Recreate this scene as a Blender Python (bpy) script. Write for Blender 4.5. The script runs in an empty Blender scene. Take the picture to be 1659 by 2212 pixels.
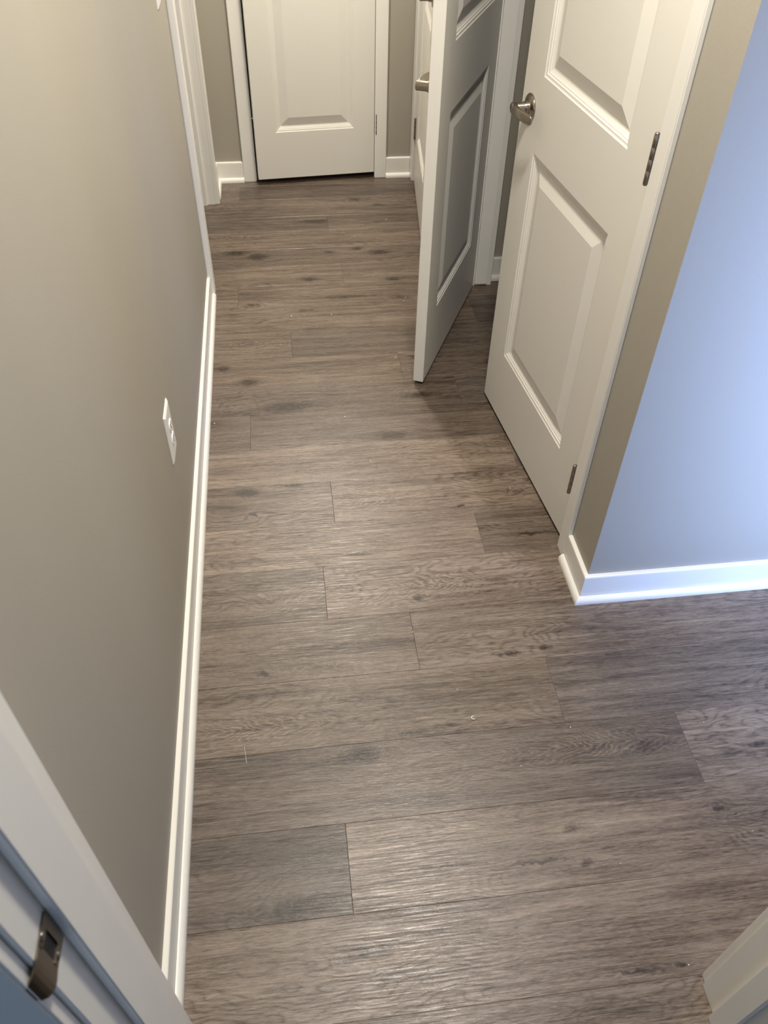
import bpy, bmesh, math, random
from mathutils import Vector, Matrix
random.seed(7)
S = bpy.context.scene
COL = S.collection

# ---------------------------------------------------------------- camera
cam = bpy.data.cameras.new('camera'); camo = bpy.data.objects.new('camera', cam); COL.objects.link(camo)
R_, U_, F_ = ((0.99244, -0.121387, 0.018133), (0.073076, 0.703117, 0.707309), (0.098607, 0.700637, -0.706672))
mw = Matrix.Identity(4)
for i in range(3):
    mw[i][0], mw[i][1], mw[i][2] = R_[i], U_[i], -F_[i]
mw[0][3], mw[1][3], mw[2][3] = 0, 0, 1.64
camo.matrix_world = mw
cam.sensor_fit = 'HORIZONTAL'; cam.sensor_width = 36.0; cam.lens = 1740.78 / 1659 * 36.0
cam.clip_start = .02
cam.dof.use_dof = True; cam.dof.focus_distance = 2.3; cam.dof.aperture_fstop = 11
S.camera = camo

# ---------------------------------------------------------------- world, lights, exposure
S.view_settings.view_transform = 'Standard'; S.view_settings.look = 'None'
S.view_settings.gamma = 1; S.view_settings.use_curve_mapping = False
S.view_settings.exposure = 1.0
w = bpy.data.worlds.new('world'); S.world = w; w.use_nodes = True
w.node_tree.nodes['Background'].inputs[0].default_value = (.75, .85, 1, 1)
w.node_tree.nodes['Background'].inputs[1].default_value = .3
def area(name, loc, rot, sx, sy, power, col, shape='RECTANGLE', spread=None):
    l = bpy.data.lights.new(name, 'AREA'); l.shape = shape; l.size = sx
    if shape in ('RECTANGLE', 'ELLIPSE'): l.size_y = sy
    l.energy = power; l.color = col
    if spread: l.spread = spread
    o = bpy.data.objects.new(name, l); COL.objects.link(o); o.location = loc; o.rotation_euler = rot
    return o
WARM = (1, .935, .835)
area('hall_ceiling_lamp', (.14, 3.42, 2.40), (0, 0, 0),   .15, .15, 19, WARM, 'DISK')
area('entry_ceiling_lamp', (.34, 1.22, 2.40), (0, 0, 0), .20, .20, 19.5, WARM, 'DISK')
DAY = (.37, .53, 1)
area('window_daylight', (1.82, -.02, .80), (math.radians(90), 0, 0), 1.9, 1.3, 36, DAY, spread=math.radians(112))
area('rear_window_daylight', (-.3, -2.4, 1.4), (math.radians(90), 0, 0), 1.4, 1.3, 7, (.45, .65, 1))

# ---------------------------------------------------------------- materials
def new_mat(name):
    m = bpy.data.materials.new(name); m.use_nodes = True
    nt = m.node_tree; b = nt.nodes['Principled BSDF']
    return m, nt, b
def N(nt, t, **kw):
    n = nt.nodes.new(t)
    for k, v in kw.items(): setattr(n, k, v)
    return n
def paint(name, col, rough, spec=.4, bump=.0, scale=300, mott=.03, mscale=2.5, cscale=(1, 1, 1)):
    m, nt, b = new_mat(name)
    geo = N(nt, 'ShaderNodeNewGeometry'); mp = N(nt, 'ShaderNodeMapping'); mp.inputs['Scale'].default_value = cscale
    nt.links.new(geo.outputs['Position'], mp.inputs['Vector'])
    n1 = N(nt, 'ShaderNodeTexNoise'); n1.inputs['Scale'].default_value = mscale; n1.inputs['Detail'].default_value = 5
    nt.links.new(mp.outputs[0], n1.inputs['Vector'])
    cr = N(nt, 'ShaderNodeMix', data_type='RGBA')
    cr.inputs['A'].default_value = tuple(c * (1 - mott) for c in col) + (1,)
    cr.inputs['B'].default_value = tuple(min(1, c * (1 + mott)) for c in col) + (1,)
    nt.links.new(n1.outputs['Fac'], cr.inputs['Factor']); nt.links.new(cr.outputs['Result'], b.inputs['Base Color'])
    b.inputs['Roughness'].default_value = rough; b.inputs['Specular IOR Level'].default_value = spec
    if bump:
        n2 = N(nt, 'ShaderNodeTexNoise'); n2.inputs['Scale'].default_value = scale; n2.inputs['Detail'].default_value = 2
        nt.links.new(geo.outputs['Position'], n2.inputs['Vector'])
        bp = N(nt, 'ShaderNodeBump'); bp.inputs['Strength'].default_value = bump; bp.inputs['Distance'].default_value = .0006
        nt.links.new(n2.outputs['Fac'], bp.inputs['Height']); nt.links.new(bp.outputs[0], b.inputs['Normal'])
    return m
M_WALL = paint('greige_wall_paint', (.385, .355, .295), .55, .35, .35, 420, .05, 3.0, (1, 1, .35))
M_DOOR = paint('white_door_paint', (.76, .735, .665), .42, .4, .12, 500, .015)
M_TRIM = paint('white_trim_paint', (.84, .82, .76), .36, .45, .08, 200, .03, 9)
M_CEIL = paint('ceiling_paint', (.8, .79, .76), .8, .2)
M_PLAS = paint('white_plastic', (.86, .84, .79), .3, .5)
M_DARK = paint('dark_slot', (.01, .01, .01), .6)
M_SUB = paint('subfloor', (.03, .025, .02), .8)
M_CHIP = paint('paint_chip', (.85, .83, .78), .6)
M_HAIR = paint('pale_fiber', (.55, .48, .36), .6)
def metal(name, col, rough):
    m, nt, b = new_mat(name)
    b.inputs['Base Color'].default_value = col + (1,); b.inputs['Metallic'].default_value = 1; b.inputs['Roughness'].default_value = rough
    geo = N(nt, 'ShaderNodeNewGeometry'); mp = N(nt, 'ShaderNodeMapping'); mp.inputs['Scale'].default_value = (1, 1, 14)
    n = N(nt, 'ShaderNodeTexNoise'); n.inputs['Scale'].default_value = 260
    nt.links.new(geo.outputs['Position'], mp.inputs[0]); nt.links.new(mp.outputs[0], n.inputs['Vector'])
    bp = N(nt, 'ShaderNodeBump'); bp.inputs['Strength'].default_value = .08; bp.inputs['Distance'].default_value = .0003
    nt.links.new(n.outputs['Fac'], bp.inputs['Height']); nt.links.new(bp.outputs[0], b.inputs['Normal'])
    return m
M_NICK = metal('satin_nickel', (.37, .33, .275), .20)
M_HINGE = metal('satin_nickel_hinge', (.30, .265, .235), .34)
M_STRIKE = metal('dull_bronze_strike', (.19, .16, .125), .36)
M_GLASS, nt_, b_ = new_mat('window_glass')
b_.inputs['Transmission Weight'].default_value = 1; b_.inputs['Roughness'].default_value = .02; b_.inputs['IOR'].default_value = 1.05

KN= [(-0.03, 2.144, 0.091, 0.039, 0.7), (-0.151, 2.295, 0.034, 0.027, 0.8), (0.294, 1.967, 0.066, 0.027, 0.7), (-0.16, 1.746, 0.035, 0.024, 0.75), (-0.143, 1.653, 0.013, 0.011, 0.8), (-0.028, 1.766, 0.044, 0.012, 0.8), (0.134, 1.472, 0.05, 0.01, 0.6), (0.037, 1.447, 0.027, 0.008, 0.6), (0.281, 1.305, 0.016, 0.014, 1), (-0.126, 1.112, 0.01, 0.01, 1), (0.092, 0.879, 0.056, 0.029, 0.75), (0.475, 1.105, 0.045, 0.008, 0.9), (0.571, 1.113, 0.016, 0.007, 0.9), (0.298, 0.928, 0.013, 0.007, 0.9), (0.201, 0.918, 0.035, 0.009, 0.6), (0.396, 0.727, 0.059, 0.014, 0.6), (-0.07, 0.573, 0.066, 0.028, 0.7), (0.063, 0.479, 0.039, 0.017, 0.6), (0.508, 0.662, 0.029, 0.011, 0.6), (0.514, 0.591, 0.017, 0.011, 0.9), (0.419, 0.604, 0.065, 0.004, 0.9), (0.246, 0.618, 0.074, 0.005, 0.6), (0.827, 0.668, 0.018, 0.014, 0.7), (0.847, 0.579, 0.027, 0.021, 0.8), (0.709, 0.56, 0.042, 0.007, 0.9), (0.555, 0.388, 0.051, 0.007, 0.8), (0.634, 0.392, 0.009, 0.005, 1), (0.635, 1.498, 0.072, 0.009, 0.9), (0.454, 1.631, 0.011, 0.009, 1), (0.414, 2.169, 0.053, 0.025, 0.7), (-0.246, 2.383, 0.026, 0.022, 0.8), (-0.208, 3.227, 0.05, 0.033, 0.9), (-0.114, 3.178, 0.042, 0.036, 0.9), (0.4, 3.178, 0.043, 0.028, 0.9), (0.305, 3.219, 0.028, 0.021, 0.9), (0.09, 2.978, 0.03, 0.019, 0.9), (0.425, 2.948, 0.037, 0.022, 0.9), (-0.139, 2.795, 0.039, 0.02, 0.8), (0.249, 2.829, 0.163, 0.014, 0.6), (0.438, 2.805, 0.036, 0.017, 0.7), (0.144, 3.492, 0.093, 0.018, 0.7), (0.353, 3.707, 0.048, 0.025, 0.7), (0.444, 3.639, 0.039, 0.02, 0.7), (0.185, 3.197, 0.035, 0.02, 0.7), (0.647, 1.932, 0.037, 0.032, 0.5), (0.637, 1.674, 0.041, 0.016, 0.4), (-0.114, 1.332, 0.083, 0.015, 0.3), (0.021, 1.117, 0.067, 0.013, 0.4), (0.724, 0.829, 0.042, 0.018, 0.4), (0.982, 0.806, 0.031, 0.009, 0.9)]
CH= [(0.352, 0.94), (0.568, 0.892), (0.458, 2.8), (0.447, 2.776), (0.008, 2.705), (0.159, 2.701), (0.466, 3.484), (0.354, 3.442), (0.214, 1.85), (0.615, 1.686), (0.249, 1.195), (0.329, 1.019), (0.432, 0.811), (0.581, 0.582), (0.877, 0.615), (0.646, 0.388), (0.842, 0.489), (0.1, 2.501), (0.365, 2.396), (0.155, 2.076), (0.878, 0.87), (0.403, 1.535), (0.622, 1.348), (-0.265, 2.082), (0.765, 0.576)]
NK = 5
# knot group: adds a dark knot and bends the grain coordinate around it
def knot_group():
    g = bpy.data.node_groups.new('wood_knot', 'ShaderNodeTree')
    for nm, t in (('P', 'NodeSocketVector'), ('C', 'NodeSocketVector'), ('InvR', 'NodeSocketVector'), ('S', 'NodeSocketFloat'), ('Mask', 'NodeSocketFloat'), ('Y', 'NodeSocketFloat')):
        g.interface.new_socket(nm, in_out='INPUT', socket_type=t)
    g.interface.new_socket('Mask', in_out='OUTPUT', socket_type='NodeSocketFloat')
    g.interface.new_socket('Y', in_out='OUTPUT', socket_type='NodeSocketFloat')
    gi = g.nodes.new('NodeGroupInput'); go = g.nodes.new('NodeGroupOutput'); L = g.links.new
    def vm(op, a, b=None):
        n = g.nodes.new('ShaderNodeVectorMath'); n.operation = op; L(a, n.inputs[0])
        if b is not None: L(b, n.inputs[1])
        return n
    def mm(op, a, b=None, c=None):
        n = g.nodes.new('ShaderNodeMath'); n.operation = op
        for i, v in enumerate((a, b, c)):
            if v is None: continue
            if isinstance(v, (int, float)): n.inputs[i].default_value = v
            else: L(v, n.inputs[i])
        return n.outputs[0]
    d = vm('SUBTRACT', gi.outputs['P'], gi.outputs['C'])
    e = vm('MULTIPLY', d.outputs[0], gi.outputs['InvR'])
    q = vm('DOT_PRODUCT', e.outputs[0], e.outputs[0]).outputs['Value']
    m = mm('EXPONENT', mm('MULTIPLY', q, -1.6)); wd = mm('EXPONENT', mm('MULTIPLY', q, -.22))
    sp = g.nodes.new('ShaderNodeSeparateXYZ'); L(d.outputs[0], sp.inputs[0])
    L(mm('MAXIMUM', gi.outputs['Mask'], mm('MULTIPLY', m, gi.outputs['S'])), go.inputs['Mask'])
    sh = mm('MULTIPLY', mm('MULTIPLY', sp.outputs[1], wd), -.72)
    L(mm('ADD', gi.outputs['Y'], sh), go.inputs['Y'])
    return g
KG = knot_group()
def wood():
    m, nt, b = new_mat('grey_brown_oak_vinyl'); L = nt.links.new
    geo = N(nt, 'ShaderNodeNewGeometry'); oi = N(nt, 'ShaderNodeObjectInfo')
    oc = N(nt, 'ShaderNodeSeparateColor'); L(oi.outputs['Color'], oc.inputs[0])
    tone, seed, warm = oc.outputs[0], oc.outputs[1], oc.outputs[2]
    def mm(op, a, b=None, c=None, clamp=False):
        n = N(nt, 'ShaderNodeMath', operation=op, use_clamp=clamp)
        for i, v in enumerate((a, b, c)):
            if v is None: continue
            if isinstance(v, (int, float)): n.inputs[i].default_value = v
            else: L(v, n.inputs[i])
        return n.outputs[0]
    sp = N(nt, 'ShaderNodeSeparateXYZ'); L(geo.outputs['Position'], sp.inputs[0])
    x, y = sp.outputs[0], sp.outputs[1]
    flat = N(nt, 'ShaderNodeCombineXYZ'); L(x, flat.inputs[0]); L(y, flat.inputs[1])
    # wobble so that knots are not clean ellipses
    wn = N(nt, 'ShaderNodeTexNoise'); wn.inputs['Scale'].default_value = 60; wn.inputs['Detail'].default_value = 3; L(flat.outputs[0], wn.inputs['Vector'])
    wv = N(nt, 'ShaderNodeVectorMath', operation='MULTIPLY_ADD'); L(wn.outputs['Color'], wv.inputs[0]); wv.inputs[1].default_value = (.040, .020, 0); L(flat.outputs[0], wv.inputs[2])
    wo = N(nt, 'ShaderNodeVectorMath', operation='ADD'); L(wv.outputs[0], wo.inputs[0]); wo.inputs[1].default_value = (-.020, -.010, 0)
    mask, yy = None, y
    for i in range(NK):      # each plank carries its own knots as object properties
        g = N(nt, 'ShaderNodeGroup'); g.node_tree = KG; L(wo.outputs[0], g.inputs['P'])
        for prop, sock in (('knot%d' % i, 'C'), ('knot_size%d' % i, 'InvR')):
            a = N(nt, 'ShaderNodeAttribute', attribute_type='OBJECT', attribute_name=prop); L(a.outputs['Vector'], g.inputs[sock])
        a = N(nt, 'ShaderNodeAttribute', attribute_type='OBJECT', attribute_name='knot_dark%d' % i); L(a.outputs['Fac'], g.inputs['S'])
        if mask is not None: L(mask, g.inputs['Mask'])
        L(yy, g.inputs['Y']); mask, yy = g.outputs['Mask'], g.outputs['Y']
    sx = mm('ADD', x, mm('MULTIPLY', seed, 37.0))
    def noise(fx, fy, detail=4, rough=.6, zoff=0, dist=0, yv=None):
        c = N(nt, 'ShaderNodeCombineXYZ'); L(mm('MULTIPLY', sx, fx), c.inputs[0]); L(mm('MULTIPLY', yv or yy, fy), c.inputs[1]); L(mm('ADD', mm('MULTIPLY', seed, 11), zoff), c.inputs[2])
        n = N(nt, 'ShaderNodeTexNoise'); n.inputs['Scale'].default_value = 1; n.inputs['Detail'].default_value = detail; n.inputs['Roughness'].default_value = rough
        n.inputs['Distortion'].default_value = dist
        L(c.outputs[0], n.inputs['Vector']); return n.outputs['Fac']
    broad = noise(2.2, 16, 3, .5, 1)          # clouds along the board
    streak = noise(3.0, 62, 5, .62, 2, .4)    # long grain streaks
    fine = noise(13, 205, 5, .66, 3, 1.2)       # fine ripples
    pore = noise(70, 620, 3, .6, 4, .5)
    # cathedral rings
    bend = noise(3.0, 9, 3, .5, 5)
    ph = mm('ADD', mm('MULTIPLY', yy, 170), mm('MULTIPLY', bend, 62))
    ring = mm('POWER', mm('ABSOLUTE', mm('SINE', ph)), .6)
    rmask = N(nt, 'ShaderNodeMapRange'); L(noise(1.6, 7, 1, .5, 9), rmask.inputs[0]); rmask.inputs[1].default_value = .47; rmask.inputs[2].default_value = .64
    v = mm('MULTIPLY', mm('SUBTRACT', broad, .5), .75)
    v = mm('ADD', v, mm('MULTIPLY', mm('SUBTRACT', streak, .5), 1.0))
    v = mm('ADD', v, mm('MULTIPLY', mm('SUBTRACT', fine, .5), 1.5))
    v = mm('ADD', v, mm('MULTIPLY', mm('SUBTRACT', pore, .5), 1.0))
    v = mm('ADD', v, mm('MULTIPLY', mm('MULTIPLY', mm('SUBTRACT', ring, .62), rmask.outputs[0]), .38))
    v = mm('ADD', v, .5)
    mk = mm('MULTIPLY', mask, mm('ADD', mm('MULTIPLY', mm('SUBTRACT', fine, .42), 4.5, clamp=True), .55))
    v = mm('SUBTRACT', v, mm('MULTIPLY', mk, .78))
    # wavy cross grain: chevron lines around the centre given on the plank
    aw = N(nt, 'ShaderNodeAttribute', attribute_type='OBJECT', attribute_name='wave'); wsp = N(nt, 'ShaderNodeSeparateXYZ'); L(aw.outputs['Vector'], wsp.inputs[0])
    dx = mm('SUBTRACT', x, wsp.outputs[0]); dy = mm('SUBTRACT', y, wsp.outputs[1])
    jit = noise(9, 30, 3, .6, 13)
    cph = mm('ADD', mm('ADD', mm('MULTIPLY', dx, 130), mm('MULTIPLY', mm('ABSOLUTE', dy), 330)), mm('MULTIPLY', jit, 22))
    line = mm('POWER', mm('ABSOLUTE', mm('SINE', cph)), 5)
    ex = mm('MULTIPLY', dx, wsp.outputs[2]); ey = mm('MULTIPLY', dy, 26)
    env = mm('EXPONENT', mm('MULTIPLY', mm('ADD', mm('POWER', mm('ABSOLUTE', ex), 3), mm('POWER', mm('ABSOLUTE', ey), 2.5)), -1))
    v = mm('ADD', v, mm('MULTIPLY', mm('MULTIPLY', mm('SUBTRACT', line, .22), env), .42))
    v = mm('ADD', v, 0, clamp=True)
    cr = N(nt, 'ShaderNodeValToRGB'); e = cr.color_ramp.elements
    e[0].position = 0; e[0].color = (.046, .031, .023, 1)
    e[1].position = 1; e[1].color = (.330, .262, .208, 1)
    k = e.new(.30); k.color = (.120, .086, .064, 1)
    k = e.new(.55); k.color = (.198, .150, .115, 1)
    L(v, cr.inputs[0])
    mul = N(nt, 'ShaderNodeVectorMath', operation='MULTIPLY'); L(cr.outputs[0], mul.inputs[0])
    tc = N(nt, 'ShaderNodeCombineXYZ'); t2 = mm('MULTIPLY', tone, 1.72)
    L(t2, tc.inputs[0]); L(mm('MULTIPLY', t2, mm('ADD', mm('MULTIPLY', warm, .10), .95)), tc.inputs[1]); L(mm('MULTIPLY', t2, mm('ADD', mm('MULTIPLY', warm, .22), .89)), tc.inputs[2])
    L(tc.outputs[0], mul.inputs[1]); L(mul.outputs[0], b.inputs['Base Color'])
    fine2 = noise(13, 205, 5, .66, 3, 1.2, y)
    h = mm('ADD', mm('MULTIPLY', fine2, 1.0), mm('MULTIPLY', mm('MULTIPLY', ring, rmask.outputs[0]), -.22))
    bp = N(nt, 'ShaderNodeBump'); bp.inputs['Strength'].default_value = .42; bp.inputs['Distance'].default_value = .0015
    L(h, bp.inputs['Height']); L(bp.outputs[0], b.inputs['Normal'])
    rr = N(nt, 'ShaderNodeMapRange'); L(fine, rr.inputs[0]); rr.inputs[3].default_value = .38; rr.inputs[4].default_value = .19
    L(rr.outputs[0], b.inputs['Roughness']); b.inputs['Specular IOR Level'].default_value = .5
    return m
M_WOOD = wood()

# ---------------------------------------------------------------- helpers
def tag(o, label=None, cat=None, group=None, kind=None):
    if label: o['label'] = label
    if cat: o['category'] = cat
    if group: o['group'] = group
    if kind: o['kind'] = kind
    return o
def empty(name, loc, rz=0):
    o = bpy.data.objects.new(name, None); COL.objects.link(o); o.location = loc; o.rotation_euler = (0, 0, rz); o.empty_display_size = .05
    return o
def link(name, bm, mat, parent=None, smooth=False):
    me = bpy.data.meshes.new(name); bmesh.ops.recalc_face_normals(bm, faces=bm.faces); bm.to_mesh(me); bm.free()
    me.materials.append(mat)
    if smooth:
        for p in me.polygons: p.use_smooth = True
    o = bpy.data.objects.new(name, me); COL.objects.link(o)
    if parent is not None: o.parent = parent
    return o
def box(bm, x0, x1, y0, y1, z0, z1, bev=0):
    vs = [bm.verts.new((x, y, z)) for x in (x0, x1) for y in (y0, y1) for z in (z0, z1)]
    fs = [bm.faces.new([vs[i] for i in q]) for q in ((0, 1, 3, 2), (4, 6, 7, 5), (0, 4, 5, 1), (2, 3, 7, 6), (0, 2, 6, 4), (1, 5, 7, 3))]
    if bev:
        bmesh.ops.bevel(bm, geom=list({e for f in fs for e in f.edges}), offset=bev, segments=2, affect='EDGES')
def boxes(name, lst, mat, parent=None, bev=0):
    bm = bmesh.new()
    for b in lst: box(bm, *b, bev=bev)
    return link(name, bm, mat, parent)
def run(name, p0, p1, nrm, prof, mat, parent=None, m0=0, m1=0, smooth=True):
    """extrude a closed profile [(out, z)] from p0 to p1 (2D), nrm = outward 2D normal, mitre factors per end"""
    p0, p1, nrm = Vector(p0), Vector(p1), Vector(nrm); d = (p1 - p0).normalized()
    bm = bmesh.new(); A, B = [], []
    for o, z in prof:
        a = p0 + nrm * o - d * (m0 * o); b = p1 + nrm * o + d * (m1 * o)
        A.append(bm.verts.new((a.x, a.y, z))); B.append(bm.verts.new((b.x, b.y, z)))
    n = len(prof)
    for i in range(n): bm.faces.new((A[i], A[(i + 1) % n], B[(i + 1) % n], B[i]))
    bm.faces.new(A); bm.faces.new(B[::-1])
    return link(name, bm, mat, parent)
BASE = [(0, 0), (.0108, 0), (.0112, .088), (.0104, .0915), (.008, .0930), (0, .0935)]
SHOE = [(.0113, 0), (.0243, 0)] + [(.0113 + .013 * math.cos(a), .004 + .0165 * math.sin(a)) for a in [math.radians(t) for t in (0, 15, 30, 45, 60, 75, 88)]] + [(.0113, .0205)]
def baseboard(name, segs, label):
    """segs: (p0, p1, nrm, m0, m1)"""
    root = None
    for i, (p0, p1, nrm, m0, m1) in enumerate(segs):
        if i == 0:
            root = run(name, p0, p1, nrm, BASE, M_TRIM, None, m0, m1)
            tag(root, label, 'baseboard', kind='structure')
        else: run('base_board', p0, p1, nrm, BASE, M_TRIM, root, m0, m1)
        run('shoe_molding', p0, p1, nrm, SHOE, M_TRIM, root, m0, m1)
    return root
def lathe(bm, prof, mat4, n=28):
    """prof [(r, h)] around local Z, then mat4"""
    rings = []
    for r, h in prof:
        if r < 1e-6: rings.append([bm.verts.new(mat4 @ Vector((0, 0, h)))])
        else: rings.append([bm.verts.new(mat4 @ Vector((r * math.cos(2 * math.pi * k / n), r * math.sin(2 * math.pi * k / n), h))) for k in range(n)])
    for a, b in zip(rings, rings[1:]):
        for k in range(n):
            k2 = (k + 1) % n
            if len(a) == 1 and len(b) == 1: continue
            if len(a) == 1: bm.faces.new((a[0], b[k], b[k2]))
            elif len(b) == 1: bm.faces.new((a[k], b[0], a[k2]))
            else: bm.faces.new((a[k], b[k], b[k2], a[k2]))

# ---------------------------------------------------------------- floor of planks
floor = boxes('floor', [(-2.0, 4.0, -2.5, 4.8, -.05, -.0052)], M_SUB)
tag(floor, 'grey-brown oak-look plank floor running across the hallway', 'floor', kind='structure')
ROWS = [.026, .199, .370, .548, .727, .905, 1.084, 1.259, 1.437, 1.599, 1.772, 1.937, 2.112, 2.268, 2.431, 2.600, 2.772, 2.937, 3.093, 3.242, 3.406, 3.548, 3.735, 3.884, 4.06]
# joint x and (tone, warm) left and right of it; board tones also bake in light falloff leftward and down the hall
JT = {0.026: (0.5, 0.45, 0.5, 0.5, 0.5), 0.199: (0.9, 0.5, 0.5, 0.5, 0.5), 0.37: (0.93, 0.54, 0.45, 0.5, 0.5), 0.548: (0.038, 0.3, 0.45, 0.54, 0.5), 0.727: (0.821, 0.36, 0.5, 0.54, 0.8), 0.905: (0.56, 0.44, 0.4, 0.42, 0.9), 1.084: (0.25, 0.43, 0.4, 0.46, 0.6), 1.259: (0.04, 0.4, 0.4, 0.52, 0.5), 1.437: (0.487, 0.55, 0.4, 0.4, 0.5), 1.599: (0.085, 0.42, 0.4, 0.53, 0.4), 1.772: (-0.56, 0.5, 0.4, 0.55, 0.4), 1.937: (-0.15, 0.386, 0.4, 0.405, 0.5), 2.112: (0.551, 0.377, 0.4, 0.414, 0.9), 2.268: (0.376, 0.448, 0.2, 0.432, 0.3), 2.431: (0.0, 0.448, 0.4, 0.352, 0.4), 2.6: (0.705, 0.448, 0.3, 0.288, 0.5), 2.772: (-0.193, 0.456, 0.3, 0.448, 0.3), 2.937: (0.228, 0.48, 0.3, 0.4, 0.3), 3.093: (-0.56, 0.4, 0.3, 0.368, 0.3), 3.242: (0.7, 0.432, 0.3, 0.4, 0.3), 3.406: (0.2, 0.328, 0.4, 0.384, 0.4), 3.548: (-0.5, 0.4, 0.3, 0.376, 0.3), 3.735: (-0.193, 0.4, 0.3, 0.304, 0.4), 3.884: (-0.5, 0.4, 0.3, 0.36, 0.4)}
G = .00014; CH_ = .0006
WAVES = [(.60, .845, 4.6), (-.12, .965, 6.0), (-.12, 2.525, 9.0), (.34, 1.345, 7.0), (.20, 1.69, 9.0)]
def plank(x0, x1, y0, y1, tone, warm):
    bm = bmesh.new(); x0 += G; x1 -= G; y0 += G; y1 -= G; c = CH_
    lo = [bm.verts.new(v) for v in ((x0, y0, -.005), (x1, y0, -.005), (x1, y1, -.005), (x0, y1, -.005))]
    mi = [bm.verts.new(v) for v in ((x0, y0, -c * .6), (x1, y0, -c * .6), (x1, y1, -c * .6), (x0, y1, -c * .6))]
    up = [bm.verts.new(v) for v in ((x0 + c, y0 + c, 0), (x1 - c, y0 + c, 0), (x1 - c, y1 - c, 0), (x0 + c, y1 - c, 0))]
    bm.faces.new(lo[::-1]); bm.faces.new(up)
    for i in range(4):
        j = (i + 1) % 4; bm.faces.new((lo[i], lo[j], mi[j], mi[i])); bm.faces.new((mi[i], mi[j], up[j], up[i]))
    o = link('plank', bm, M_WOOD, floor); o.color = (tone, random.random(), warm, 1)
    kn = [k for k in KN if x0 < k[0] < x1 and y0 < k[1] < y1][:NK]
    if x0 > .6 or not kn:
        for _ in range(1): kn.append((random.uniform(x0, x1), random.uniform(y0 + .02, y1 - .02), random.uniform(.02, .05), random.uniform(.006, .015), random.uniform(.3, .6)))
    kn = kn[:NK]
    wv = [q for q in WAVES if x0 < q[0] < x1 and y0 < q[1] < y1]
    o['wave'] = wv[0] if wv else (99.0, 99.0, 10.0)
    while len(kn) < NK: kn.append((99, 99, .01, .01, 0))
    for i, (kx, ky, rx, ry, s) in enumerate(kn):
        o['knot%d' % i] = (float(kx), float(ky), 0.0); o['knot_size%d' % i] = (1 / max(rx, .01), 1 / max(ry * .8, .004), 0.0); o['knot_dark%d' % i] = float(s)
for a, b in zip(ROWS, ROWS[1:]):
    jx, tl, wl, tr, wr = JT[a]; js = [jx]
    x = jx
    while x > -.5: x -= 1.22; js.append(x)
    x = jx
    while x < 2.6: x += 1.22; js.append(x)
    js = sorted(js)
    for p, q in zip(js, js[1:]):
        p2, q2 = max(p, -.55), min(q, 2.7)
        if q2 - p2 < .02: continue
        if abs(q - jx) < 1e-6: t, wv = tl, wl
        elif abs(p - jx) < 1e-6: t, wv = tr, wr
        else: t, wv = random.uniform(.44, .56), random.uniform(.4, .8)
        plank(p2, q2, a, b, t, wv)

# ---------------------------------------------------------------- walls
def wall(name, lst, label, mat=None):
    return tag(boxes(name, lst, mat or M_WALL), label, 'wall', kind='structure')
HT = 2.44
wall('wall_left', [(-.415, -.301, .354, 2.917, 0, HT), (-.415, -.301, 2.917, 3.718, 2.06, HT), (-.415, -.301, 3.718, 4.07, 0, HT)], 'long greige wall on the left carrying the outlet')
wall('wall_back', [(-.301, -.123, 3.955, 4.07, 0, HT), (.483, .655, 3.955, 4.07, 0, HT), (-.123, .483, 3.955, 4.07, 2.06, HT)], 'taupe wall at the far end of the hall around the closed door')
wall('wall_right_far', [(.655, .77, 3.0, 3.147, 0, HT), (.655, .77, 3.147, 3.90, 2.06, HT), (.655, .77, 3.90, 4.07, 0, HT)], 'greige wall at the far right holding the half-hidden white door')
wall('wall_right', [(.704, .809, 1.372, 1.440, 0, HT), (.704, .809, 1.440, 2.886, 2.06, HT), (.704, .809, 2.886, 3.0, 0, HT)], 'greige closet front wall on the right between the double doors')
wall('wall_corner', [(.704, 4.0, 1.258, 1.372, 0, HT)], 'wall with the outer corner on the right, bluish in the daylight')
wall('wall_closet', [(.809, 1.5, 2.92, 3.0, 0, HT), (1.5, 1.58, 1.372, 3.0, 0, HT)], 'dark taupe closet wall seen through the gap of the double doors')
wall('wall_doorway', [(-2.0, -.252, .226, .354, 0, HT), (-.252, .677, .226, .354, 2.07, HT), (.677, 1.02, .226, .354, 0, HT), (1.02, 2.42, .226, .354, 2.15, HT), (1.02, 2.42, .226, .354, 0, .12), (2.42, 4.0, .226, .354, 0, HT)], 'greige wall with the doorway the view looks through')
wall('wall_outer', [(-2.08, -2.0, -2.58, 4.88, 0, HT), (4.0, 4.08, -2.58, 4.88, 0, HT), (-2.0, 4.0, 4.8, 4.88, 0, HT), (-2.0, 4.0, -2.58, -2.5, 0, HT)], 'outer walls enclosing the rooms out of view')
tag(boxes('ceiling', [(-2.08, 4.08, -2.58, 4.88, HT, HT + .1)], M_CEIL), 'flat white ceiling above the hallway', 'ceiling', kind='structure')
# glazed opening that lets the daylight in (out of frame, right of the doorway)
wn = empty('window_1', (1.72, .30, .12)); tag(wn, 'glazed opening beside the doorway letting in blue daylight', 'window', kind='structure')
boxes('window_frame', [(-.70, -.65, -.04, .04, 0, 2.03), (.65, .70, -.04, .04, 0, 2.03), (-.65, .65, -.04, .04, 0, .05), (-.65, .65, -.04, .04, 1.98, 2.03)], M_TRIM, wn)

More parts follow.
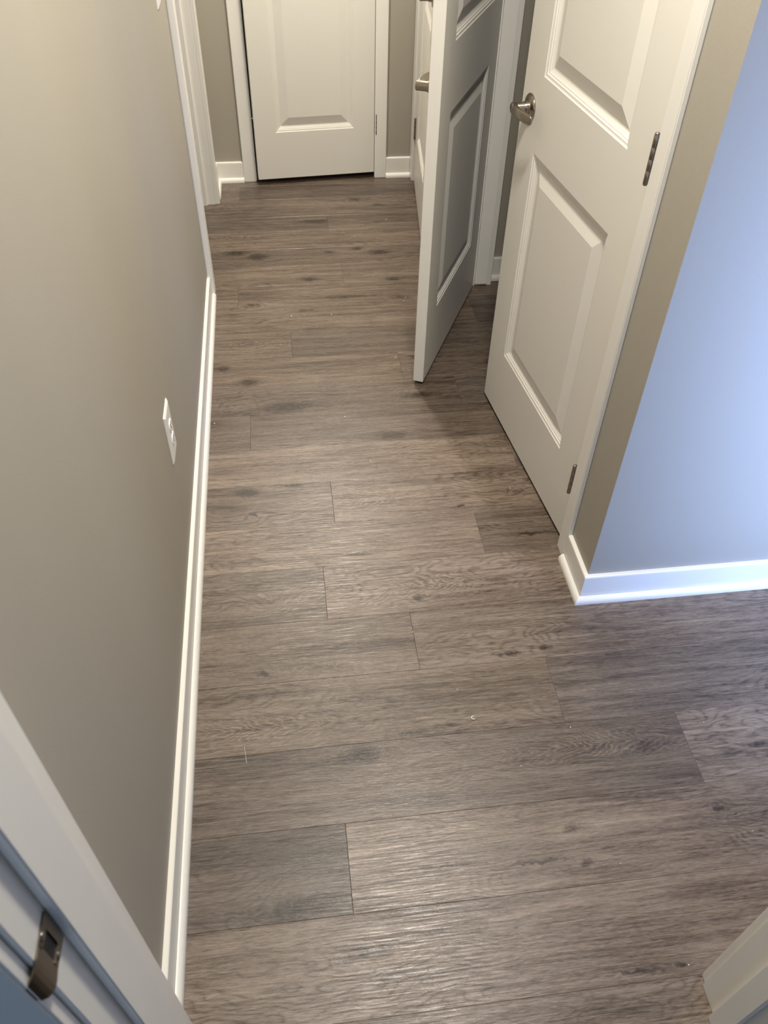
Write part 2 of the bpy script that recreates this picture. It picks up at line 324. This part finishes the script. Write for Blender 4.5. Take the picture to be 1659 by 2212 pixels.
# ---------------------------------------------------------------- baseboards
baseboard('baseboard_left', [((-.301, .371), (-.301, 2.870), (1, 0), 0, 0)], 'long white baseboard with quarter-round along the left wall')
baseboard('baseboard_left_far', [((-.301, 3.757), (-.301, 3.955), (1, 0), 0, -1)], 'short white baseboard between far left doorway and back wall')
baseboard('baseboard_back', [((-.301, 3.955), (-.168, 3.955), (0, -1), -1, 0)], 'short white baseboard left of the far door')
baseboard('baseboard_back_right', [((.520, 3.955), (.638, 3.955), (0, -1), 0, 0)], 'short white baseboard right of the far door')
baseboard('baseboard_right', [((.704, 1.258), (.704, 1.396), (-1, 0), 1, 0)], 'short white baseboard on the wall end beside the near closet door')
baseboard('baseboard_corner', [((.704, 1.258), (4.0, 1.258), (0, -1), 1, 0)], 'white baseboard tinted blue by daylight under the corner wall')
baseboard('baseboard_closet', [((.809, 2.92), (1.5, 2.92), (0, -1), 0, 0)], 'white baseboard inside the dark closet beyond the door gap')

# ---------------------------------------------------------------- door frames
def casing(parent, axis, plane, out, a, b, z1=2.09, w=.057, t=.016):
    """flat casing board. axis 'x': lies on wall plane x=plane, spans y a..b. out = +-1 side it stands proud"""
    lo, hi = sorted((plane, plane + out * t))
    if axis == 'x': return boxes('casing', [(lo, hi, a, b, 0, z1)], M_TRIM, parent, bev=.0022)
    return boxes('casing', [(a, b, lo, hi, 0, z1)], M_TRIM, parent, bev=.0022)
def frame(n, label):
    return tag(empty('trim_%d' % n, (0, 0, 0)), label, 'door frame', kind='structure')
# closet double doors, opening y 1.458..2.868 in wall x .704...809
t = frame(1, 'white door frame around the closet double doors on the right')
boxes('jamb', [(.704, .809, 1.440, 1.458, 0, 2.05)], M_TRIM, t, .001); boxes('jamb', [(.704, .813, 2.868, 2.886, 0, 2.05)], M_TRIM, t, .001)
boxes('jamb', [(.704, .809, 1.440, 2.886, 2.05, 2.068)], M_TRIM, t)
boxes('door_stop', [(.744, .793, 2.856, 2.868, .012, 2.05)], M_TRIM, t, .0012); boxes('door_stop', [(.744, .793, 1.458, 1.470, .0, 2.05)], M_TRIM, t, .0012)
casing(t, 'x', .704, -1, 1.396, 1.4478, t=.0125); casing(t, 'x', .704, -1, 2.873, 2.930)
boxes('casing', [(.688, .704, 1.396, 2.930, 2.055, 2.112)], M_TRIM, t, .002)
# doorway in the left wall, opening y 2.935..3.700
t = frame(2, 'white door frame of the open doorway in the far left wall')
boxes('jamb', [(-.415, -.301, 2.917, 2.935, 0, 2.05)], M_TRIM, t, .001); boxes('jamb', [(-.415, -.301, 3.700, 3.718, 0, 2.05)], M_TRIM, t, .001)
boxes('jamb', [(-.415, -.301, 2.917, 3.718, 2.05, 2.068)], M_TRIM, t)
boxes('door_stop', [(-.372, -.337, 3.690, 3.700, 0, 2.05)], M_TRIM, t, .001)
casing(t, 'x', -.301, 1, 2.870, 2.929, t=.020); casing(t, 'x', -.301, 1, 3.7015, 3.757, t=.020)
boxes('casing', [(-.301, -.281, 2.870, 3.757, 2.056, 2.113)], M_TRIM, t, .002)
# far door, opening x -.105...465
t = frame(3, 'white door frame around the far door in the back wall')
boxes('jamb', [(-.123, -.108, 3.955, 4.07, 0, 2.05)], M_TRIM, t, .001); boxes('jamb', [(.468, .483, 3.955, 4.07, 0, 2.05)], M_TRIM, t, .001)
boxes('jamb', [(-.123, .483, 3.955, 4.07, 2.05, 2.065)], M_TRIM, t)
casing(t, 'y', 3.955, -1, -.168, -.112); casing(t, 'y', 3.955, -1, .464, .520)
boxes('casing', [(-.168, .520, 3.939, 3.955, 2.055, 2.112)], M_TRIM, t, .002)
# far right door
t = frame(4, 'white door frame in the far right corner behind the open door')
boxes('jamb', [(.655, .77, 3.147, 3.165, 0, 2.05)], M_TRIM, t, .001); boxes('jamb', [(.655, .77, 3.882, 3.90, 0, 2.05)], M_TRIM, t, .001)
casing(t, 'x', .655, -1, 3.886, 3.953); casing(t, 'x', .655, -1, 3.104, 3.161)
boxes('casing', [(.639, .655, 3.104, 3.953, 2.055, 2.112)], M_TRIM, t, .002)
# the doorway the camera stands in
t = frame(5, 'white jamb and casing of the near doorway, close at the lower corners')
for sx, j in ((-1, -.234), (1, .659)):
    f = lambda a, b: tuple(sorted((j + sx * a, j + sx * b)))
    boxes('jamb', [(*f(0, .018), .226, .354, 0, 2.05)], M_TRIM, t, .001)
    boxes('door_stop', [(*f(-.011, 0), .266, .304 if sx > 0 else .326, 0, 2.05)], M_TRIM, t, .0016)
    boxes('casing', [(*f(.005, .062), .354, .371, 0, 2.10)], M_TRIM, t, .0025)
    boxes('casing', [(*f(.005, .062), .209, .226, 0, 2.10)], M_TRIM, t, .0025)
boxes('jamb', [(-.234, .659, .226, .354, 2.05, 2.068)], M_TRIM, t)
JAMB5 = t

# ---------------------------------------------------------------- doors
PROF = [(0, 0), (.0015, .0016), (.004, .0026), (.0085, .0030), (.0098, .0054), (.014, .0064), (.0145, .0078), (.019, .0100), (.023, .0115), (.027, .0117), (.029, .0110), (.060, .0030), (.0615, .0026)]
def slab_bm(W, T, Hd, z0, stile, rails=((.238, .845), (1.023, 1.90))):
    bm = bmesh.new()
    xs = [.0015, stile, W - stile, W - .0015]
    for side in (0, 1):
        Y = lambda d: (d if side == 0 else T - d)
        P = lambda s, z, d=0: bm.verts.new((s, Y(d), z))
        zs = [z0 + .0015, rails[0][0], rails[0][1], rails[1][0], rails[1][1], Hd - .0015]
        for i in range(3):
            for k in range(5):
                if i == 1 and k in (1, 3): continue
                bm.faces.new((P(xs[i], zs[k]), P(xs[i + 1], zs[k]), P(xs[i + 1], zs[k + 1]), P(xs[i], zs[k + 1])))
        for (za, zb) in rails:
            prev = None
            for ins, dp in PROF:
                r = [P(stile + ins, za + ins, dp), P(W - stile - ins, za + ins, dp), P(W - stile - ins, zb - ins, dp), P(stile + ins, zb - ins, dp)]
                if prev:
                    for i in range(4): bm.faces.new((prev[i], prev[(i + 1) % 4], r[(i + 1) % 4], r[i]))
                prev = r
            bm.faces.new(prev)
    # rim with small bevels
    e = .0015
    ring = [(xs[0], z0 + e), (xs[3], z0 + e), (xs[3], Hd - e), (xs[0], Hd - e)]; rout = [(0, z0), (W, z0), (W, Hd), (0, Hd)]
    R = [[bm.verts.new((s, yv, z)) for s, z in rr] for rr, yv in ((ring, 0), (rout, e), (rout, T - e), (ring, T))]
    for a, b in zip(R, R[1:]):
        for i in range(4): bm.faces.new((a[i], a[(i + 1) % 4], b[(i + 1) % 4], b[i]))
    bmesh.ops.remove_doubles(bm, verts=bm.verts, dist=1e-5)
    return bm
def hinge(parent, z, out_x=-.008, out_y=-.005, leaf=True):
    bm = bmesh.new(); zz = [0, .019, .038, .051, .070, .089]
    prof = []
    k = [0, .0235, .0445, .0665, .089]
    for a, b in zip(k, k[1:]): prof += [(.0042, a + .0002), (.0050, a + .0009), (.0050, b - .0009), (.0042, b - .0002)]
    prof = [(0, -.0045), (.0035, -.004), (.0048, -.0015)] + prof + [(.0048, .0905), (.0035, .093), (0, .0935)]
    lathe(bm, prof, Matrix.Translation((out_x, out_y, z)), 16)
    h = link('hinge', bm, M_HINGE, parent, True)
    if leaf: boxes('hinge_leaf', [(-.0028, -.0012, out_y + .001, .030, z, z + .089)], M_HINGE, h)
    return h
def lever(parent, s, z, side, direction):
    """side -1: stands out of local -y face (y=0); +1: out of the face at y=T. direction = +-1 along s for the arm"""
    T = .035; y0 = 0 if side < 0 else T
    rot = Matrix.Translation((s, y0, z)) @ Matrix.Rotation(math.radians(90 if side < 0 else -90), 4, 'X')
    bm = bmesh.new()
    lathe(bm, [(.031, 0), (.0320, .0015), (.0315, .0042), (.029, .0065), (.022, .0082), (.015, .0096), (.0165, .0115), (.0155, .014), (0, .0145)], rot, 40)
    lv = link('lever_handle', bm, M_NICK, parent, True)
    ros = lv
    bm = bmesh.new(); lathe(bm, [(0, .012), (.0155, .012), (.0152, .0150), (.0135, .0190), (.0128, .0215), (.0130, .0500), (.0122, .0512), (0, .0515)], rot, 32)
    link('neck', bm, M_NICK, ros, True)
    # arm: swept flat bar
    bm = bmesh.new(); rings = []
    pts = [(.004, .0440, .0124, .0070), (.014, .0458, .0126, .0060), (.030, .0466, .0126, .0050), (.048, .0456, .0126, .0045), (.064, .0432, .0125, .0042), (.078, .0402, .0122, .0041), (.088, .0376, .0116, .0038), (.0935, .0360, .0100, .0034), (.0965, .0350, .0070, .0024)]
    for i, (tt, oo, hh, th) in enumerate(pts):
        a = pts[max(0, i - 1)]; b = pts[min(len(pts) - 1, i + 1)]
        d = Vector((b[0] - a[0], b[1] - a[1])).normalized(); nn = Vector((-d.y, d.x))
        rg = []
        for k in range(16):
            an = 2 * math.pi * k / 16; ca, sa = math.cos(an), math.sin(an)
            ex = lambda v: math.copysign(abs(v) ** .55, v)
            u = nn * (ex(ca) * th); rg.append(bm.verts.new((s + direction * (tt + u.x), y0 + side * (oo + u.y), z + ex(sa) * hh)))
        rings.append(rg)
    for a, b in zip(rings, rings[1:]):
        for k in range(16): bm.faces.new((a[k], a[(k + 1) % 16], b[(k + 1) % 16], b[k]))
    bm.faces.new(rings[0]); bm.faces.new(rings[-1])
    link('arm', bm, M_NICK, ros, True)
    return lv
def latch(parent, W, z):
    boxes('latch_plate', [(W - .0006, W + .0008, .0075, .0275, z - .028, z + .028)], M_NICK, parent)
def door(n, label, hx, hy, ang, W, Hd, stile, mirror, z0=.012, lev=True, lev_side=-1, hz=(.185, .996), latchp=False):
    """local: hinge axis at origin, slab along +x, thickness +y (or mirrored). ang = world direction of the slab"""
    r = empty('door_%d' % n, (hx, hy, 0), ang); tag(r, label, 'door', kind='structure')
    T = .035
    bm = slab_bm(W, T, Hd, z0, stile)
    if mirror:
        bmesh.ops.transform(bm, matrix=Matrix.Scale(-1, 4, (0, 1, 0)), verts=bm.verts)
    link('slab', bm, M_DOOR, r)
    hs = []
    before = set(bpy.data.objects)
    for z in hz: hinge(r, z, *((-.0067, -.0172) if n == 1 else (-.008, -.005)))
    if lev: lever(r, W - .062, .937 if n == 1 else .975 if n == 3 else .922, -1, -1)
    if latchp: latch(r, W, .937)
    new = [o for o in bpy.data.objects if o not in before]
    if mirror:
        for o in new: o.data.transform(Matrix.Scale(-1, 4, (0, 1, 0))); o.data.flip_normals()
    return r
def ang_to(dx, dy): return math.atan2(dy, dx)
# near closet door: hall face is the -x side; hinge near (.706,1.461); runs to (.641,2.15)
# local +x -> along door, local -y (front/hinge side) must face -x : direction (−.107,.994); right-hand normal of it = (+.994,.107); so local -y = right side = +x -> mirror
door(1, 'white two-panel closet door slightly ajar beside the blue-lit corner', .7065, 1.462, ang_to(-.071, .6595), .690, 2.035, .118, True, hz=(.198, 1.008))
# middle door: hinge (.706,2.864), free end (.413,2.24) ; hall face is -x side, right-hand normal of (-.41,-.91) = (-.91,.41) -> no mirror
door(2, 'white two-panel closet door swung wide open, seen edge-on mid-hall', .7035, 2.862, ang_to(-.2995, -.6225), .692, 2.035, .118, False, hz=(.183, .990))
# far door: hinge right (.463,3.949), runs -x ; front faces -y: right-hand normal of (-1,-.1) = (-.1,+1) -> mirror
door(3, 'white panel door at the end of the hall, nearly shut above a dark gap', .4625, 3.9475, ang_to(-.565, -.052), .563, 2.035, .098, True, z0=.026, hz=(.205, .99))
# far right door: hinge (.652,3.874) runs -y ; front faces -x: right-hand normal of (-.1,-1) = (-1,.1) -> no mirror
door(4, 'white panel door at far right, mostly hidden behind the open door', .650, 3.874, ang_to(-.070, -.700), .703, 2.035, .118, False, hz=(.203, .99))

# ---------------------------------------------------------------- strike plate on the near left jamb (a thing screwed to it)
def strike():
    bm = bmesh.new()
    y = [.2645, .2635, .2535, .2385, .228, .2235, .2190, .2155, .2130, .2115]; x = [0, .0012, .0012, .0012, .0014, .0012, .0002, -.0018, -.0046, -.0085]
    za, zb = .8865, .9455
    # plate with a mortise hole between y .238 and .254, z .901...931, then curved lip
    def quad(a, b, z0, z1, bmx=bm):
        A = [(x[a], y[a]), (x[b], y[b])]
        vs = [bmx.verts.new((-.234 + px + o, py, zz)) for o in (0,) for (px, py) in A for zz in (z0, z1)]
        bmx.faces.new((vs[0], vs[1], vs[3], vs[2]))
    quad(0, 1, za + .004, zb - .004)
    quad(1, 2, za, zb)
    quad(2, 3, za, .8985); quad(2, 3, .9335, zb)
    quad(3, 4, za, zb)
    ins = [0, .0005, .0020, .0050, .0095, .0165]
    for k, (a, b) in enumerate(((4, 5), (5, 6), (6, 7), (7, 8), (8, 9))):
        vs = [bm.verts.new((-.234 + x[a], y[a], za + ins[k])), bm.verts.new((-.234 + x[a], y[a], zb - ins[k])), bm.verts.new((-.234 + x[b], y[b], zb - ins[k + 1])), bm.verts.new((-.234 + x[b], y[b], za + ins[k + 1]))]
        bm.faces.new(vs)
    bmesh.ops.remove_doubles(bm, verts=bm.verts, dist=1e-5)
    o = link('strike_plate', bm, M_STRIKE)
    md = o.modifiers.new('t', 'SOLIDIFY'); md.thickness = .0018; md.offset = 0
    md = o.modifiers.new('b', 'BEVEL'); md.width = .0008; md.segments = 2
    tag(o, 'dark metal strike plate with curved lip on the near left jamb', 'strike plate')
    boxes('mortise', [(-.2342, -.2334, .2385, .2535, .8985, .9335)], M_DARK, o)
    for z, yy in ((.8920, .246), (.9400, .246)):
        bm = bmesh.new(); lathe(bm, [(.0042, 0), (.0042, .0008), (.0028, .0016), (0, .0018)], Matrix.Translation((-.2325, yy, z)) @ Matrix.Rotation(math.radians(90), 4, 'Y'), 14)
        link('screw', bm, M_HINGE, o, True)
strike()

# ---------------------------------------------------------------- outlet and switch on the left wall
def plate_bm(y0, y1, z0, z1, t=.0055, e=.006):
    bm = bmesh.new(); lv = [(0, 0), (0, .0012), (e * .35, t * .55), (e, t * .92), (e * 1.8, t)]
    prev = None
    for ins, h in lv:
        r = [bm.verts.new(v) for v in ((h, y0 + ins, z0 + ins), (h, y1 - ins, z0 + ins), (h, y1 - ins, z1 - ins), (h, y0 + ins, z1 - ins))]
        if prev:
            for i in range(4): bm.faces.new((prev[i], prev[(i + 1) % 4], r[(i + 1) % 4], r[i]))
        else: bm.faces.new(r[::-1])
        prev = r
    bm.faces.new(prev); return bm
ou = empty('wall_outlet', (-.301, 1.523, .424)); tag(ou, 'white duplex outlet with oversized cover plate low on the left wall', 'outlet')
link('cover_plate', plate_bm(-.040, .040, -.069, .069), M_PLAS, ou)
for zc in (.0195, -.0195):
    bm = bmesh.new(); n = 24; a, b = [], []
    for k in range(n):
        an = 2 * math.pi * k / n; yy = .0172 * math.cos(an); zz = max(-.0140, min(.0140, .0172 * math.sin(an)))
        a.append(bm.verts.new((.005, yy, zc + zz))); b.append(bm.verts.new((.0076, yy * .95, zc + zz * .95)))
    for k in range(n): bm.faces.new((a[k], a[(k + 1) % n], b[(k + 1) % n], b[k]))
    bm.faces.new(b)
    rc = link('receptacle', bm, M_PLAS, ou)
    boxes('slot', [(.0073, .0078, -.0076, -.0054, zc - .001, zc + .0075), (.0073, .0078, .0054, .0076, zc - .001, zc + .0065), (.0073, .0078, -.0022, .0022, zc - .0095, zc - .0055)], M_DARK, rc)
bm = bmesh.new(); lathe(bm, [(.0036, 0), (.0034, .0008), (0, .0014)], Matrix.Translation((.0055, 0, 0)) @ Matrix.Rotation(math.radians(90), 4, 'Y'), 12); link('screw', bm, M_PLAS, ou, True)
sw = empty('light_switch', (-.301, 2.660, 1.092)); tag(sw, 'white light switch plate high on the left wall near the doorway', 'light switch')
link('cover_plate', plate_bm(-.036, .036, -.058, .058), M_PLAS, sw)
boxes('rocker', [(.005, .009, -.0165, .0165, -.033, .033)], M_PLAS, sw, .0015)

# ---------------------------------------------------------------- debris on the floor
def chip(x, y, sz, first):
    bm = bmesh.new(); n = 6; r = [sz * random.uniform(.55, 1.1) for _ in range(n)]; a0 = random.random() * 6
    up = [bm.verts.new((r[k] * math.cos(a0 + k * 2 * math.pi / n), .7 * r[k] * math.sin(a0 + k * 2 * math.pi / n), random.uniform(.0008, .0016))) for k in range(n)]
    lo = [bm.verts.new((v.co.x, v.co.y, 0)) for v in up]
    bm.faces.new(up); bm.faces.new(lo[::-1])
    for k in range(n): bm.faces.new((lo[k], lo[(k + 1) % n], up[(k + 1) % n], up[k]))
    o = link('paint_chip', bm, M_CHIP); o.location = (x, y, 0)
    return o
LAB = {1: 'white chip on the dark plank just right of the curled shaving', 2: 'larger of two white crumbs left of the open door edge, farther up',
 3: 'smaller white crumb just before the larger one, left of the open door edge', 4: 'pale crumb on the floor left of the hall centre, before the far planks',
 5: 'white crumb in mid hall, right of the pale crumb', 6: 'white crumb farthest right near the far door, on a dark plank', 7: 'short white crumb farthest down the hall, left of its neighbour',
 8: 'white crumb in the middle of the floor, level with the outlet bottom', 9: 'tiny white speck in the shade beside the ajar closet door', 10: 'white crumb on the end joint at the centre of the floor',
 11: 'tiny white speck above the curled shaving', 12: 'tiny white speck on the dark plank below the curled shaving', 13: 'white speck on the light plank near the long dark grain crack',
 14: 'white crumb on the bluish sheen at the right edge of the floor', 15: 'white speck beside the corner of the near right door jamb', 18: 'white crumb in the hall just left of the open door tip',
 19: 'pale crumb on the dark plank in mid hall, nearer than the open door tip', 20: 'white speck on the floor right of the wavy ring grain, below the corner wall', 23: 'white speck against the shoe molding of the left baseboard'}
for i, (x, y) in enumerate(CH):
    if i in LAB: tag(chip(x, y, .0017 if y < 1.2 else .0025, False), LAB[i], 'debris', 'tiny white chips scattered on the floor')
# curled shaving
def tube(name, pts, r, mat, label, cat):
    cu = bmesh.new(); rings = []
    for i, p in enumerate(pts):
        p = Vector(p); d = (Vector(pts[min(i + 1, len(pts) - 1)]) - Vector(pts[max(i - 1, 0)])).normalized(); s1 = d.cross(Vector((0, 0, 1))).normalized(); s2 = s1.cross(d)
        rings.append([cu.verts.new(p + (s1 * math.cos(k * math.pi / 3) + s2 * math.sin(k * math.pi / 3)) * r) for k in range(6)])
    for a, b in zip(rings, rings[1:]):
        for k in range(6): cu.faces.new((a[k], a[(k + 1) % 6], b[(k + 1) % 6], b[k]))
    cu.faces.new(rings[0]); cu.faces.new(rings[-1])
    return tag(link(name, cu, mat), label, cat)
cx, cy = CH[0]
tube('curled_shaving', [(cx + .0042 * math.cos(a), cy + .0042 * math.sin(a), .0014 + .0004 * math.sin(3 * a)) for a in [math.radians(70 + k * 22) for k in range(12)]], .0011, M_CHIP, 'small white curled shaving, C-shaped, on the floor right of the middle', 'debris')
tube('loose_fiber', [(-.1643, .884, .0006), (-.1655, .893, .0008), (-.1665, .905, .0008), (-.1685, .917, .0007), (-.1693, .9256, .0006)], .0006, M_HAIR, 'thin pale loose fiber on the floor near the left baseboard', 'debris')
